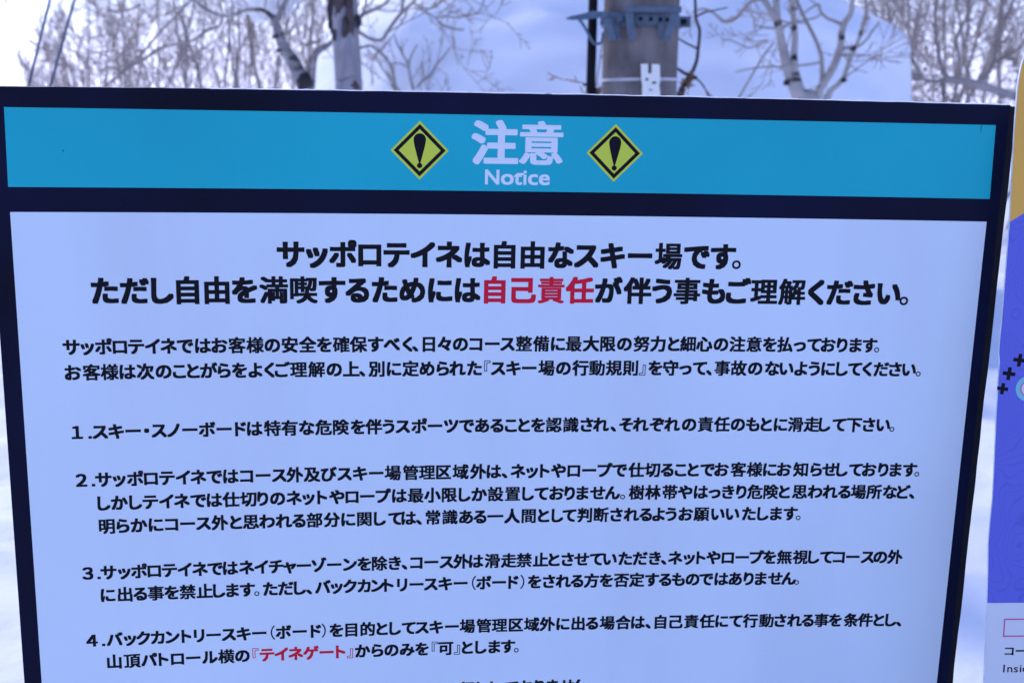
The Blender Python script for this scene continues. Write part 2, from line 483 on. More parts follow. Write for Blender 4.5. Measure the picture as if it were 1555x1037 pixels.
# rough black scars on it
def lump(name, c, rx, ry, rz, mat, parent, seed, amp=0.35):
    bm = bmesh.new(); bmesh.ops.create_icosphere(bm, subdivisions=3, radius=1.0)
    for v in bm.verts:
        n_ = v.co.normalized()
        k = 1 + amp * noise.noise(n_ * 2.3 + Vector((seed, 0, 0))) + amp * 0.5 * noise.noise(n_ * 6 + Vector((0, seed, 0)))
        v.co = Vector((n_.x * rx, n_.y * ry, n_.z * rz)) * k + c
    return bmobj(name, bm, mat, parent, smooth=True)
lump('bark_scar', P(463, 128, dA - 0.02), 12 * dA / FPX, 12 * dA / FPX, 17 * dA / FPX, M['darkbark'], tA, 1.0)
lump('bark_scar', P(422, 56, dA), 8.0 * dA / FPX, 8.0 * dA / FPX, 4.5 * dA / FPX, M['darkbark'], tA, 2.0)
lump('bark_scar', P(430, 77, dA), 9.5 * dA / FPX, 9.5 * dA / FPX, 2.5 * dA / FPX, M['darkbark'], tA, 4.0, 0.7)
# snow caught in the fork
sc = lump('snow_clump', P(405, -2, dA + 0.4), 47 * dA / FPX, 0.22, 34 * dA / FPX, M['snow'], None, 3.0, 0.4)
sc['label'] = 'lump of blue-white snow caught in the fork of the grey birch'; sc['category'] = 'snow'

# thick old birch
dB = 8.0
tB = hero_tree('birch_tree', 'thick old birch with a peeling dark-streaked trunk, left of the utility pole', dB,
    down(531, 175, 21.5, dB) + [(530, 150, 21), (529, 120, 20.5), (527, 85, 20.5), (524, 50, 20.5), (522, 15, 21.5), (520, -30, 22), (517, -120, 20), (520, -300, 17), (530, -600, 12), (528, -900, 6)],
    [],
    [[(538, 34, 5), (545, 29, 3.4), (553, 22, 3), (569, 15, 2.6), (582, 8, 2.3), (592, -2, 2.2), (604, -22, 1.8), (630, -60, 1.2)],
     [(551, 25, 2.4), (553, 14, 2), (556, 0, 2), (560, -30, 1.6)],
     [(538, 46, 4), (548, 51, 3), (561, 59, 2.8), (574, 62, 2.8), (582, 59, 2.8), (588, 49, 2.8), (600, 32, 2.8), (611, 19, 3), (620, 11, 2.6), (629, 2, 2.4), (637, -12, 2.2), (650, -50, 1.7)],
     [(610, 20, 2.6), (611, 8, 2.6), (613, -8, 2.4), (606, -40, 1.8)],
     [(626, 5, 1.8), (638, 10, 1.8), (650, 14, 1.8), (662, 9, 1.7), (672, 1, 1.6), (682, -14, 1.4)],
     [(619, 12, 1.8), (615, 26, 1.6), (608, 33, 1.6)],
     [(540, 74, 3.5), (552, 72, 2.2), (563, 70, 2.2), (576, 79, 2.2), (590, 94, 2.2), (597, 112, 2.2), (599, 130, 2), (602, 160, 2)],
     [(628, 12, 1.4), (645, 18, 1.5), (660, 27, 1.5), (672, 38, 1.6), (688, 44, 1.6), (705, 46, 1.3)],
     [(660, 27, 1.2), (680, 26, 1.3), (700, 27, 1.3), (712, 20, 1.1), (716, 12, 1.0)]],
    (M['smoothbirch'], M['palebranch'], M['twig']), 18, 0.7, 8)
M['peel'] = material('peeled_bark', (0.085, 0.06, 0.062), rough=0.9, var=0.4, scale=20, bump=0.8, bscale=30)
for (x, y, rx, rz, mt, sd) in [(506, 12, 8, 44, 'darkbark', 5.), (517, 4, 9, 36, 'peel', 15.), (531, 26, 6, 36, 'peel', 6.), (508, 54, 4, 9, 'peel', 7.), (543, 34, 5, 11, 'darkbark', 8.),
                               (537, 132, 8, 8, 'peel', 9.), (523, 44, 4, 17, 'peel', 10.), (504, 38, 5, 10, 'darkbark', 12.), (512, -60, 14, 50, 'peel', 13.)]:
    lat = (x - 523) * dB / FPX
    dep = math.sqrt(max(0.0, (21.5 * dB / FPX) ** 2 - lat * lat))
    lump('bark_scar', P(x, y, dB - dep), rx * dB / FPX, 0.012, rz * dB / FPX, M[mt], tB, sd, 0.6)

# several-stemmed pale birch right
dC = 8.2
tC = hero_tree('birch_tree', 'slender pale birch with five spreading stems in front of the snow mound', dC,
    down(1232, 185, 19, dC, 0.0, 1.2) + [(1228, 168, 16), (1216, 148, 13), (1205, 128, 9.5), (1196, 104, 8), (1190, 80, 7.2), (1185, 56, 6.5), (1181, 34, 6), (1179, 12, 5.2), (1177, -20, 5), (1168, -120, 4.2), (1160, -330, 2.5)],
    [[(1182, 38, 5), (1173, 22, 4.8), (1165, 8, 4.6), (1156, -8, 4.4), (1138, -60, 3.6), (1110, -200, 2.4)],
     [(1220, 152, 9), (1213, 132, 7.5), (1207, 108, 6.2), (1206, 84, 5.4), (1207, 60, 5), (1206, 36, 4.6), (1204, 14, 4.2), (1201, -10, 4), (1200, -120, 3), (1210, -320, 1.8)],
     [(1236, 172, 9), (1240, 150, 8), (1247, 132, 6), (1256, 118, 6), (1264, 104, 6.2), (1271, 88, 6), (1276, 70, 5.6), (1278, 50, 5.2), (1283, 34, 5), (1291, 22, 4.6), (1294, 6, 4), (1296, -20, 3.6), (1306, -140, 2.8), (1300, -300, 1.6)],
     [(1246, 168, 6), (1256, 150, 5.4), (1262, 138, 4.4), (1272, 129, 4), (1281, 118, 3.8), (1288, 98, 3.6), (1296, 78, 3.4), (1304, 60, 3.2), (1309, 44, 3.2), (1315, 28, 3.2), (1316, 10, 3), (1314, -12, 2.8), (1322, -120, 2)]],
    [[(1244, 146, 5), (1248, 124, 4), (1248, 100, 3.4), (1246, 82, 3.2), (1238, 60, 3), (1228, 40, 2.8), (1218, 20, 2.6), (1210, 2, 2.4), (1204, -16, 2.2)],
     [(1246, 95, 1.8), (1230, 98, 1.6), (1212, 100, 1.5), (1185, 102, 1.5), (1160, 102, 1.5), (1138, 105, 1.4), (1116, 110, 1)],
     [(1279, 38, 3), (1268, 33, 2.4), (1256, 28, 2.2), (1246, 18, 2.2), (1243, 8, 2), (1232, 12, 1.6), (1222, 20, 1.2)],
     [(1247, 22, 1.6), (1236, 28, 1.6), (1218, 32, 1.6), (1200, 36, 1.6), (1186, 42, 1.8), (1168, 43, 1.6), (1150, 40, 1.2)],
     [(1299, 73, 2.2), (1308, 68, 2), (1318, 58, 2), (1324, 48, 1.8), (1336, 34, 1.4)],
     [(1296, 76, 2.8), (1288, 72, 2), (1278, 76, 2), (1268, 86, 2)],
     [(1166, 60, 1.3), (1152, 68, 1.3), (1138, 73, 1.3), (1124, 68, 1.2), (1110, 62, 1), (1096, 60, .9)],
     [(1176, 64, 1.6), (1160, 84, 1.7), (1148, 104, 1.7), (1134, 128, 1.7), (1120, 152, 1.6)],
     [(1158, 0, 2), (1142, 2, 2.2), (1130, 14, 2.2), (1120, 26, 2.4), (1111, 32, 2.6), (1099, 33, 2.8), (1090, 26, 2), (1080, 18, 1.8), (1066, 14, 1.4), (1050, 20, 1)],
     [(1278, 84, 3), (1288, 84, 1.8), (1295, 80, 1.8)]],
    (M['birch'], M['palebranch'], M['twig']), 18, 0.5, 13)
for (x, y, r_, sd) in [(1181, 36, 5.2, 1.), (1206, 14, 4, 2.), (1205, 43, 4.5, 3.), (1226, 146, 9, 4.), (1206, 88, 4.5, 5.), (1194, 126, 4, 6.), (1278, 58, 4, 7.), (1281, 122, 4, 8.), (1296, 74, 4, 9.)]:
    lump('branch_scar', P(x, y, dC - 0.015), r_ * dC / FPX, 0.025, r_ * dC / FPX, M['darkbark'], tC, sd, 0.6)

# arching limb on the right, part of a birch beyond the second board
dD = 12.0
tD = hero_tree('birch_tree', 'leaning birch whose long arching limb crosses low over the right end of the notice board', dD,
    down(1700, 190, 12, dD) + [(1690, 178, 10), (1640, 166, 8), (1590, 158, 7), (1555, 150, 6.2), (1530, 143, 6), (1505, 135, 6.2), (1480, 127, 6), (1455, 123, 5.4), (1435, 120, 4.6)],
    [],
    [[(1436, 120, 4), (1418, 124, 3), (1400, 120, 2.8), (1384, 119, 2.6), (1370, 117, 2.8), (1358, 110, 2.6), (1350, 102, 2.2), (1340, 97, 1.8), (1328, 99, 1.3)],
     [(1486, 128, 4), (1496, 116, 4), (1506, 100, 4.5), (1510, 84, 3.8), (1513, 66, 3.2), (1518, 46, 3), (1520, 20, 3), (1524, -8, 2.6), (1530, -60, 2)],
     [(1508, 96, 2.6), (1522, 90, 2.4), (1538, 80, 2.2), (1560, 62, 2)], [(1438, 118, 3), (1428, 96, 3), (1424, 70, 3), (1420, 44, 2.8), (1421, 18, 2.8), (1424, -20, 2.2)],
     [(1430, 122, 2), (1431, 140, 2), (1434, 160, 1.6)], [(1400, 118, 2.4), (1390, 98, 2.4), (1376, 74, 2.2), (1362, 54, 2), (1352, 30, 1.8), (1346, 2, 1.6)],
     [(1452, 118, 2.6), (1456, 90, 2.4), (1452, 60, 2.2), (1466, 30, 2.4), (1472, 0, 2.2), (1478, -30, 1.8)],
     [(1356, 108, 2), (1354, 130, 2), (1352, 160, 1.6)]],
    (M['birch'], M['palebranch'], M['twig']), 110, 0.8, 21)

# small shrub stems in front of the mound, low left of the pole
def shrub(name, label, d, limbs, mat, seed, tw=0, ln=0.4):
    b = P(limbs[0][0][0], limbs[0][0][1], d)
    t = thing(name, label, 'shrub', (b.x, b.y, gh(b.x, b.y)))
    pl = [pxpoly(l, d) for l in limbs]
    v, f = tube_geo(pl, 6); mesh('stems', v, f, mat, t, smooth=True)
    if tw:
        rng = random.Random(seed)
        v, f = tube_geo(side_twigs(rng, pl, tw, ln, 0.004, up=0.1, levels=(2, 2)), 3); mesh('twigs', v, f, M['twig'], t)['kind'] = 'stuff'
    return t
dS = 10.5
yb = 175 + 1.7 * FPX / dS
shrub('bare_shrub', 'bare shrub with thin curved twigs before the snow mound, right of the old birch', dS,
    [[(640, yb, 4), (634, 250, 3), (630, 180, 2.6), (628, 140, 2.2), (623, 118, 1.9), (621, 98, 1.8), (626, 82, 1.5), (634, 68, 1.2)],
     [(628, 145, 2), (640, 124, 1.8), (654, 114, 1.8), (663, 98, 1.7), (674, 86, 1.5), (684, 72, 1.2)],
     [(645, yb, 4), (660, 240, 3), (676, 160, 2.2), (684, 138, 2), (694, 124, 2), (701, 110, 2), (702, 96, 1.6), (701, 84, 1.2)],
     [(650, yb, 3), (672, 240, 2.6), (688, 160, 2), (697, 134, 1.9), (708, 120, 1.8), (720, 106, 1.2)],
     [(622, 100, 1.6), (612, 84, 1.5), (603, 66, 1.4), (598, 52, 1)], [(621, 104, 1.2), (608, 97, 1.2), (594, 97, 1)],
     [(640, 230, 2), (612, 170, 1.8), (600, 140, 1.6), (590, 118, 1.4), (578, 100, 1.4), (570, 84, 1)],
     [(632, 200, 2), (618, 160, 1.6), (600, 128, 1.3), (588, 110, 1.1)], [(660, 200, 1.6), (662, 150, 1.4), (658, 118, 1.1)]], M['palebranch'], 3, 22, 0.45)
dV = 5.6
yv = 175 + 1.66 * FPX / dV
shrub('bare_shrub', 'dark crooked sapling with a tuft of dead leaves growing right behind the utility pole', dV,
    [[(1012, yv, 8), (1018, 400, 7), (1024, 240, 6), (1030, 160, 5), (1037, 132, 4), (1047, 116, 3.6), (1052, 108, 3), (1058, 92, 2.8), (1060, 76, 2.6), (1062, 58, 2.5), (1062, 44, 2.4), (1057, 30, 2.2), (1056, 12, 2.2), (1056, -20, 2.0), (1062, -90, 1.6)],
     [(1060, 75, 1.8), (1050, 70, 1.5), (1040, 65, 1.4), (1026, 56, 1.2)],
     [(1058, 119, 3), (1050, 116, 2.6), (1040, 112, 2.4), (1028, 104, 2)], [(1055, 117, 1.5), (1066, 128, 1.3), (1074, 142, 1.3), (1080, 160, 1)],
     [(1058, 26, 1.2), (1070, 20, 1.2), (1086, 16, 1.1), (1105, 12, .8)],
     [(1012, 420, 4), (960, 260, 4), (912, 170, 4), (906, 140, 3.5), (896, 130, 2.4), (885, 129, 2)]], M['darkbark'], 9, 6, 0.25)
# dead leaf tuft, many crumpled leaves
def leaf_tuft():
    rng = random.Random(4)
    vs, fs = [], []
    for cx_, cy_, rr, n in [(1042, 128, 9, 60), (1034, 142, 7, 40), (1049, 116, 6, 30), (909, 138, 7, 36), (905, 148, 6, 20)]:
        c = P(cx_, cy_, dV)
        for _ in range(n):
            p = c + Vector((rng.gauss(0, 1), rng.gauss(0, 1), rng.gauss(0, 1.2))) * (rr * 0.45 * dV / FPX)
            a = Vector((rng.gauss(0, 1), rng.gauss(0, 1), rng.gauss(0, 1))).normalized(); b = a.orthogonal().normalized()
            L_ = rng.uniform(0.008, 0.018)
            i = len(vs)
            vs += [p - a * L_, p + b * L_ * 0.45 + a.cross(b) * L_ * 0.2, p + a * L_, p - b * L_ * 0.45 + a.cross(b) * L_ * 0.2]
            fs += [(i, i + 1, i + 2), (i, i + 2, i + 3)]
    par = [o for o in col.objects if o.name.startswith('bare_shrub') and 'sapling' in o['label']][0]
    o = mesh('dead_leaves', vs, fs, M['deadleaf'], par); o['kind'] = 'stuff'
leaf_tuft()

# ------------------------------------------------------------------ utility pole
def box(name, c, ax, hx, hy, hz, mat, parent, bev=0.0015):
    """oriented box: ax = (x axis, y axis, z axis)"""
    bm = bmesh.new(); bmesh.ops.create_cube(bm, size=2)
    for v in bm.verts:
        v.co = Vector((v.co.x * hx, v.co.y * hy, v.co.z * hz))
    if bev: bmesh.ops.bevel(bm, geom=bm.edges[:], offset=bev, segments=1, affect='EDGES')
    for v in bm.verts:
        v.co = c + ax[0] * v.co.x + ax[1] * v.co.y + ax[2] * v.co.z
    return bmobj(name, bm, mat, parent)

dP = 5.1
PC = P(972, 90, dP)                    # axis of the pole at eye height
PC = Vector((PC.x, PC.y, 0))
_u2 = Vector((-PC.x, -PC.y, 0)).normalized()      # from pole towards camera
_r2 = Vector((_u2.y, -_u2.x, 0)) * -1
if _r2.x < 0: _r2 = -_r2
RP = 57.0 * dP / FPX                   # radius at eye height
pole = thing('utility_pole', 'stout weathered concrete utility pole with a steel bracket, rising behind the notice board', 'utility pole', (PC.x, PC.y, 0))
def pole_r(z): return RP * (1 - (z - 1.8) * 0.014)
vs, fs = [], []
zs = [-0.4 + i * 0.3 for i in range(40)]
for z in zs:
    for k in range(40):
        a = 2 * math.pi * k / 40
        vs.append((PC.x + math.cos(a) * pole_r(z), PC.y + math.sin(a) * pole_r(z), z))
for i in range(len(zs) - 1):
    for k in range(40):
        fs.append((i * 40 + k, i * 40 + (k + 1) % 40, (i + 1) * 40 + (k + 1) % 40, (i + 1) * 40 + k))
fs.append(tuple((len(zs) - 1) * 40 + k for k in range(40)))
mesh('shaft', vs, fs, M['pole'], pole, smooth=True)
s_ = dP / FPX
def PP(px, py, out=0.0):
    """point on the front of the pole (out = metres in front of the pole's front line)"""
    z = P(px, py, dP).z
    lat = (px - 972 - (py - 90) * -0.0) * s_ * 0.985
    rr = RP + out
    if abs(lat) < rr: dep = math.sqrt(rr * rr - lat * lat)
    else: dep = 0
    return Vector((PC.x, PC.y, z)) + _r2 * lat + _u2 * dep
def arc_band(name, y0, y1, r_in, r_out, a0, a1, mat, parent, holes=(), n=48, sag=0.0):
    vs, fs = [], []
    zt = P(972, y0, dP - RP).z; zb = P(972, y1, dP - RP).z
    cols = []
    for i in range(n + 1):
        a = R(a0 + (a1 - a0) * i / n)
        dirv = _r2 * math.sin(a) + _u2 * math.cos(a)
        dz = sag * math.sin(a)
        for (rr, z) in ((r_out, zt), (r_out, zb), (r_in, zb), (r_in, zt)):
            p = Vector((PC.x, PC.y, z + dz)) + dirv * rr
            vs.append(p)
    for i in range(n):
        for k in range(4):
            fs.append((i * 4 + k, i * 4 + (k + 1) % 4, (i + 1) * 4 + (k + 1) % 4, (i + 1) * 4 + k))
    fs.append((0, 1, 2, 3)); fs.append((n * 4 + 3, n * 4 + 2, n * 4 + 1, n * 4))
    return mesh(name, vs, fs, mat, parent)
def rz(y, out=0.0):
    return P(972, y, dP - RP - out).z
def bandpiece(name, px0, px1, y0, y1, out, thick, mat, parent, skew=0.0):
    """plate in front of the pole that spans pixels px0..px1, y0..y1"""
    c = PP((px0 + px1) / 2, (y0 + y1) / 2)
    z = rz((y0 + y1) / 2, out)
    lat = ((px0 + px1) / 2 - 972) * (dP - RP - out) / FPX
    c = Vector((PC.x, PC.y, z)) + _r2 * lat + _u2 * (RP + out)
    hx = (px1 - px0) / 2 * (dP - RP - out) / FPX; hz = (y1 - y0) / 2 * (dP - RP - out) / FPX
    up = Vector((0, 0, 1)) + _r2 * skew
    return box(name, c, (_r2, _u2, up), hx, thick, hz, mat, parent)
br = arc_band('bracket_band', 22, 41, RP + 0.002, RP + 0.010, -80, 80, M['steel'], pole)
br2 = arc_band('bracket_band', 24.5, 38.5, RP + 0.016, RP + 0.022, -14, 62, M['steel'], pole)
for px in (971, 986, 1000, 1010.5):
    a = math.asin(max(-1, min(1, (px - 972) * s_ * 0.97 / (RP + 0.02))))
    dirv = _r2 * math.sin(a) + _u2 * math.cos(a); side = _r2 * math.cos(a) - _u2 * math.sin(a)
    c = Vector((PC.x, PC.y, rz(30.5))) + dirv * (RP + 0.0235)
    box('slot', c, (side, dirv, Vector((0, 0, 1))), 2.4 * s_, 0.002, 2.8 * s_, M['rubber'], br2, 0)
# U-shaped steps: cross bar with two legs that slope in to the pole
bandpiece('step_bar', 948, 1032, 11, 19.5, 0.055, 0.008, M['steel'], pole)
bandpiece('step_leg', 950, 962, 18, 61, 0.040, 0.010, M['steel'], pole, skew=-0.16)
bandpiece('step_leg', 1012, 1023, 18, 61, 0.040, 0.010, M['steel'], pole, skew=0.34)
bandpiece('step_leg', 998, 1006, 36, 60, 0.022, 0.006, M['steel'], pole, skew=-0.05)
bandpiece('step_leg', 918, 931, 30, 62, 0.030, 0.010, M['steel'], pole, skew=-0.30)
bandpiece('step_leg', 932, 940, 40, 62, 0.014, 0.006, M['steel'], pole, skew=-0.22)
bandpiece('clamp_ear', 910, 924, 20, 40, 0.02, 0.012, M['steel'], pole)
bandpiece('clamp_ear', 1026, 1046, 26, 42, -RP * 0.75, 0.012, M['steel'], pole)
bandpiece('clamp_bolt', 1030, 1040, 30, 37, -RP * 0.75 + 0.025, 0.012, M['rubber'], pole)
bandpiece('clamp_bolt', 936, 944, 27, 34, 0.014, 0.012, M['steel'], pole)
# long arm to the left with its brace
def px_prism(name, pts, d, th, mat, parent):
    """flat plate with a pixel outline at distance d, th metres thick"""
    n = len(pts); vs = [P(x, y, d - th / 2) for x, y in pts] + [P(x, y, d + th / 2) for x, y in pts]
    fs = [tuple(range(n))[::-1], tuple(range(n, 2 * n))] + [(i, (i + 1) % n, n + (i + 1) % n, n + i) for i in range(n)]
    return mesh(name, vs, fs, mat, parent)
px_prism('step_arm', [(858, 29), (866, 25), (884, 21.5), (900, 17), (925, 18.5), (950, 22), (950, 27), (925, 26), (908, 28), (884, 31), (866, 31)], dP - RP - 0.03, 0.012, M['steel'], pole)
pts, rad = smooth_poly([P(x, y, dP - RP - 0.03) for x, y in [(879, 29), (888, 42), (896, 57), (902, 66), (908, 67), (914, 64), (916, 50)]], [2.3 * s_] * 7, 5)
v, f = tube_geo([(pts, rad)], 8); mesh('step_brace', v, f, M['steel'], pole, smooth=True)

# strap and white bracket
st_ = arc_band('strap', 118.2, 122.6, RP + 0.001, RP + 0.003, -88, 88, M['strap'], pole, sag=0.004)
bk = thing('white_bracket', 'white slotted plastic bracket strapped to the front of the utility pole', 'bracket', (0, 0, 0))
zz0 = dP - RP - 0.01
def PB(x, y, o=0.0): return P(x, y, zz0 - o)
out_ = [(973, 97.5), (984, 97.5), (984.4, 112), (989.4, 112), (989.8, 97.5), (1002, 98.5), (1002.5, 123), (1001, 130), (1002.6, 142), (1002.5, 190), (974.5, 190), (975.2, 130), (974, 122)]
n_ = len(out_)
vs = [PB(x, y, 0.004) for x, y in out_] + [PB(x, y, -0.006) for x, y in out_]
mesh('plate', vs, [tuple(range(n_))[::-1], tuple(range(n_, 2 * n_))] + [(i, (i + 1) % n_, n_ + (i + 1) % n_, n_ + i) for i in range(n_)], M['whiteplastic'], bk)
for (x, y, w, h) in [(982.5, 121, 2.0, 1.8), (993.5, 126, 3.0, 1.5), (988, 137, 2.6, 0.9)]:
    vs = [PB(x - w, y - h, .0055), PB(x + w, y - h, .0055), PB(x + w, y + h, .0055), PB(x - w, y + h, .0055)] + [PB(x - w, y - h, .0035), PB(x + w, y - h, .0035), PB(x + w, y + h, .0035), PB(x - w, y + h, .0035)]
    mesh('screw', vs, [(3, 2, 1, 0), (4, 5, 6, 7), (0, 1, 5, 4), (1, 2, 6, 5), (2, 3, 7, 6), (3, 0, 4, 7)], M['rubber'] if y < 130 else M['steel'], bk)

# black cable guard left of the pole
dK = 5.0
yk = 175 + 1.75 * FPX / dK
pts, rad = smooth_poly([P(x, y, dK) for x, y in [(878.5, yk), (894, 200), (896.5, 147), (900.8, 0), (905.5, -160), (918, -700), (926, -1300)]], [7.2 * dK / FPX] * 7, 6)
v, f = tube_geo([(pts, rad)], 16)
k_ = mesh('cable_conduit', v, f, M['rubber'], None, smooth=True)
k_['label'] = 'thick black cable conduit running straight up just left of the utility pole'; k_['category'] = 'conduit'

# guy wires
def guy(x0, x1, d, label):
    # x0 at y=0, x1 at y=131 ; both straight
    y_g = 175 + 1.66 * FPX / d
    a = P(x0 + (x1 - x0) / 131 * y_g, y_g, d)
    b = P(x0 + (x1 - x0) / 131 * -2600, -2600, d)
    pts = [a.lerp(b, i / 60) - Vector((0, 0, 0.05 * math.sin(math.pi * i / 60))) for i in range(61)]
    pl = [(pts, [0.0056] * 61)]
    v, f = tube_geo(pl, 8)
    o = mesh('guy_wire', v, f, M['cable'], None, smooth=True)
    o['label'] = label; o['category'] = 'wire'; o['group'] = 'steel guy wires at the left'
guy(72, 40, 5.2, 'left one of the two slanting steel guy wires against the white sky')
guy(109, 73, 5.2, 'right one of the two slanting steel guy wires, in front of the thin twigs')

# ------------------------------------------------------------------ notice board
D0 = 1.5321057877
X0, Z0 = -0.43386162, -0.06960261
HW, BOW = 0.61, 0.019
def world(p): return TILT @ Vector(p) + Vector((0, 0, EYE))
def bp(u, v, off=0.0):
    """board millimetres (u right, v down from the top-left corner) -> world; off = mm in front"""
    x = u / 1000.0
    s = x / HW - 1
    return world((X0 + x, D0 + BOW * (1 - s * s) - off / 1000.0, Z0 - v / 1000.0))
base = bp(610, 1560); base.z = 0
board = thing('notice_board', 'wide black-framed notice board with a teal header band and black Japanese rules on white', 'notice board', base)

def sheet(name, u0, u1, vt, vb, off, th, mat, parent, n=100, nv=1, wob=0.0, seed=0):
    """slightly bowed sheet from u0 to u1; vt, vb = top and bottom edges as functions of u; th mm thick"""
    vs, fs = [], []
    m = nv + 1
    for i in range(n + 1):
        t = i / n
        for j in range(m):
            s = j / nv
            w = 0
            ua = u0(s) if callable(u0) else u0; ub = u1(s) if callable(u1) else u1
            u = ua + (ub - ua) * t
            if wob:
                if j == 0: w = wob * noise.noise(Vector((u * 0.03, seed, 0)))
            a, b = vt(u), vb(u)
            vv = a + (b - a) * s + w
            vs.append(bp(u, vv, off)); vs.append(bp(u, vv, off - th))
    st = m * 2
    for i in range(n):
        for j in range(nv):
            a = i * st + j * 2; b = (i + 1) * st + j * 2
            fs.append((a, a + 2, b + 2, b)); fs.append((a + 1, b + 1, b + 3, a + 3))
        a = i * st; b = (i + 1) * st
        fs.append((a, b, b + 1, a + 1))
        a += nv * 2; b += nv * 2
        fs.append((a, a + 1, b + 1, b))
    for j in range(nv):
        a = j * 2; fs.append((a, a + 1, a + 3, a + 2))
        a = n * st + j * 2; fs.append((a, a + 2, a + 3, a + 1))
    return mesh(name, vs, fs, mat, parent)

HB = 1330.0
def top_edge(u): return 0.4 - 2.2 * (1 - (u / 610 - 1) ** 2)
sheet('back_board', 0, 1214, top_edge, lambda u: HB, 0, 16, M['frame'], board, n=240, nv=90 // 10, wob=0.5, seed=2)
sheet('edge_strip', 1214.4, lambda s: 1223.0 + 1.1 * noise.noise(Vector((0.5, s * 30, 2))) , lambda u: 2.5, lambda u: HB - 2, -1.5, 20, M['strip'], board, n=2, nv=120)
sheet('header_band', lambda s: 21.8 - 1.3 * s, lambda s: 1198 + 2.4 * s, lambda u: 23.0 + 0.0016 * u, lambda u: 113.1 + 0.0022 * u, 0.35, 0.3, M['teal'], board, n=120)
sheet('text_panel', 20.8, 1199.6, lambda u: 142.0 + 0.0018 * u, lambda u: HB - 28, 0.35, 0.3, M['panel'], board, n=120, nv=8)

# frost and scraped core along the top edge
def frost():
    rng = random.Random(2)
    vs, fs = [], []
    u = 250.0
    prev = None
    while u < 1212:
        h = 0.6 * max(0.0, 0.9 + 1.1 * noise.noise(Vector((u * 0.012, 3.3, 0))) + 0.9 * noise.noise(Vector((u * 0.11, 9, 0)))) * (1.0 if u < 900 else 0.8)
        if 640 < u < 652: h = 0
        te = top_edge(u) + 0.5 * noise.noise(Vector((u * 0.03, 2, 0)))
        ring = [bp(u, te + 0.25, 0.25), bp(u, te - h, -2.0), bp(u, te - h * 1.1, -10), bp(u, te + 0.25, -15.8)]
        i = len(vs); vs += ring
        if prev is not None:
            for k in range(3): fs.append((prev + k, i + k, i + k + 1, prev + k + 1))
            fs.append((prev + 3, i + 3, i, prev))
        prev = i
        u += 3.0
    mesh('frost_rim', vs, fs, M['snow'], board)
frost()
def disc(name, u, v, r, off, h, mat, parent, n=20):
    vs = [bp(u, v, off + h)]; fs = []
    for k in range(n):
        a = 2 * math.pi * k / n; vs.append(bp(u + r * 0.8 * math.cos(a), v + r * 0.8 * math.sin(a), off + h))
    for k in range(n):
        a = 2 * math.pi * k / n; vs.append(bp(u + r * math.cos(a), v + r * math.sin(a), off))
    for k in range(n):
        k2 = (k + 1) % n
        fs.append((0, 1 + k2, 1 + k)); fs.append((1 + k, 1 + k2, 1 + n + k2, 1 + n + k))
    return mesh(name, vs, fs, mat, parent, smooth=False)
for (u, v) in [(143, 133), (239, 132)]:
    disc('bolt', u, v, 6.0, 0.0, 0.35, M['frame'], board)
# small chips and marks in the vinyl
for (u, v, w, h, m_) in [(83, 71.5, 1.2, 2.2, 'ink'), (1180, 30, 0.7, 9, 'frame'), (1139, 23.9, 10, 1.2, 'core')]:
    vs = [bp(u - w / 2, v - h / 2, .5), bp(u + w / 2, v - h / 2, .5), bp(u + w / 2 - .2, v + h / 2, .5), bp(u - w / 2 + .1, v + h / 2, .5)]
    vs += [bp(u - w / 2, v - h / 2, .3), bp(u + w / 2, v - h / 2, .3), bp(u + w / 2 - .2, v + h / 2, .3), bp(u - w / 2 + .1, v + h / 2, .3)]
    if m_ != 'core': mesh('vinyl_nick', vs, [(3, 2, 1, 0), (4, 5, 6, 7), (0, 1, 5, 4), (1, 2, 6, 5), (2, 3, 7, 6), (3, 0, 4, 7)], M[m_], board)
for u in (90, 1120):
    c = bp(u, 1180, -40); 
    box('leg', Vector((c.x, c.y + 0.0, 0.45)), (Vector((1, 0, 0)), Vector((0, 1, 0)), (TILT @ Vector((0, 0, 1)))), 0.03, 0.02, 1.0, M['frame'], board)

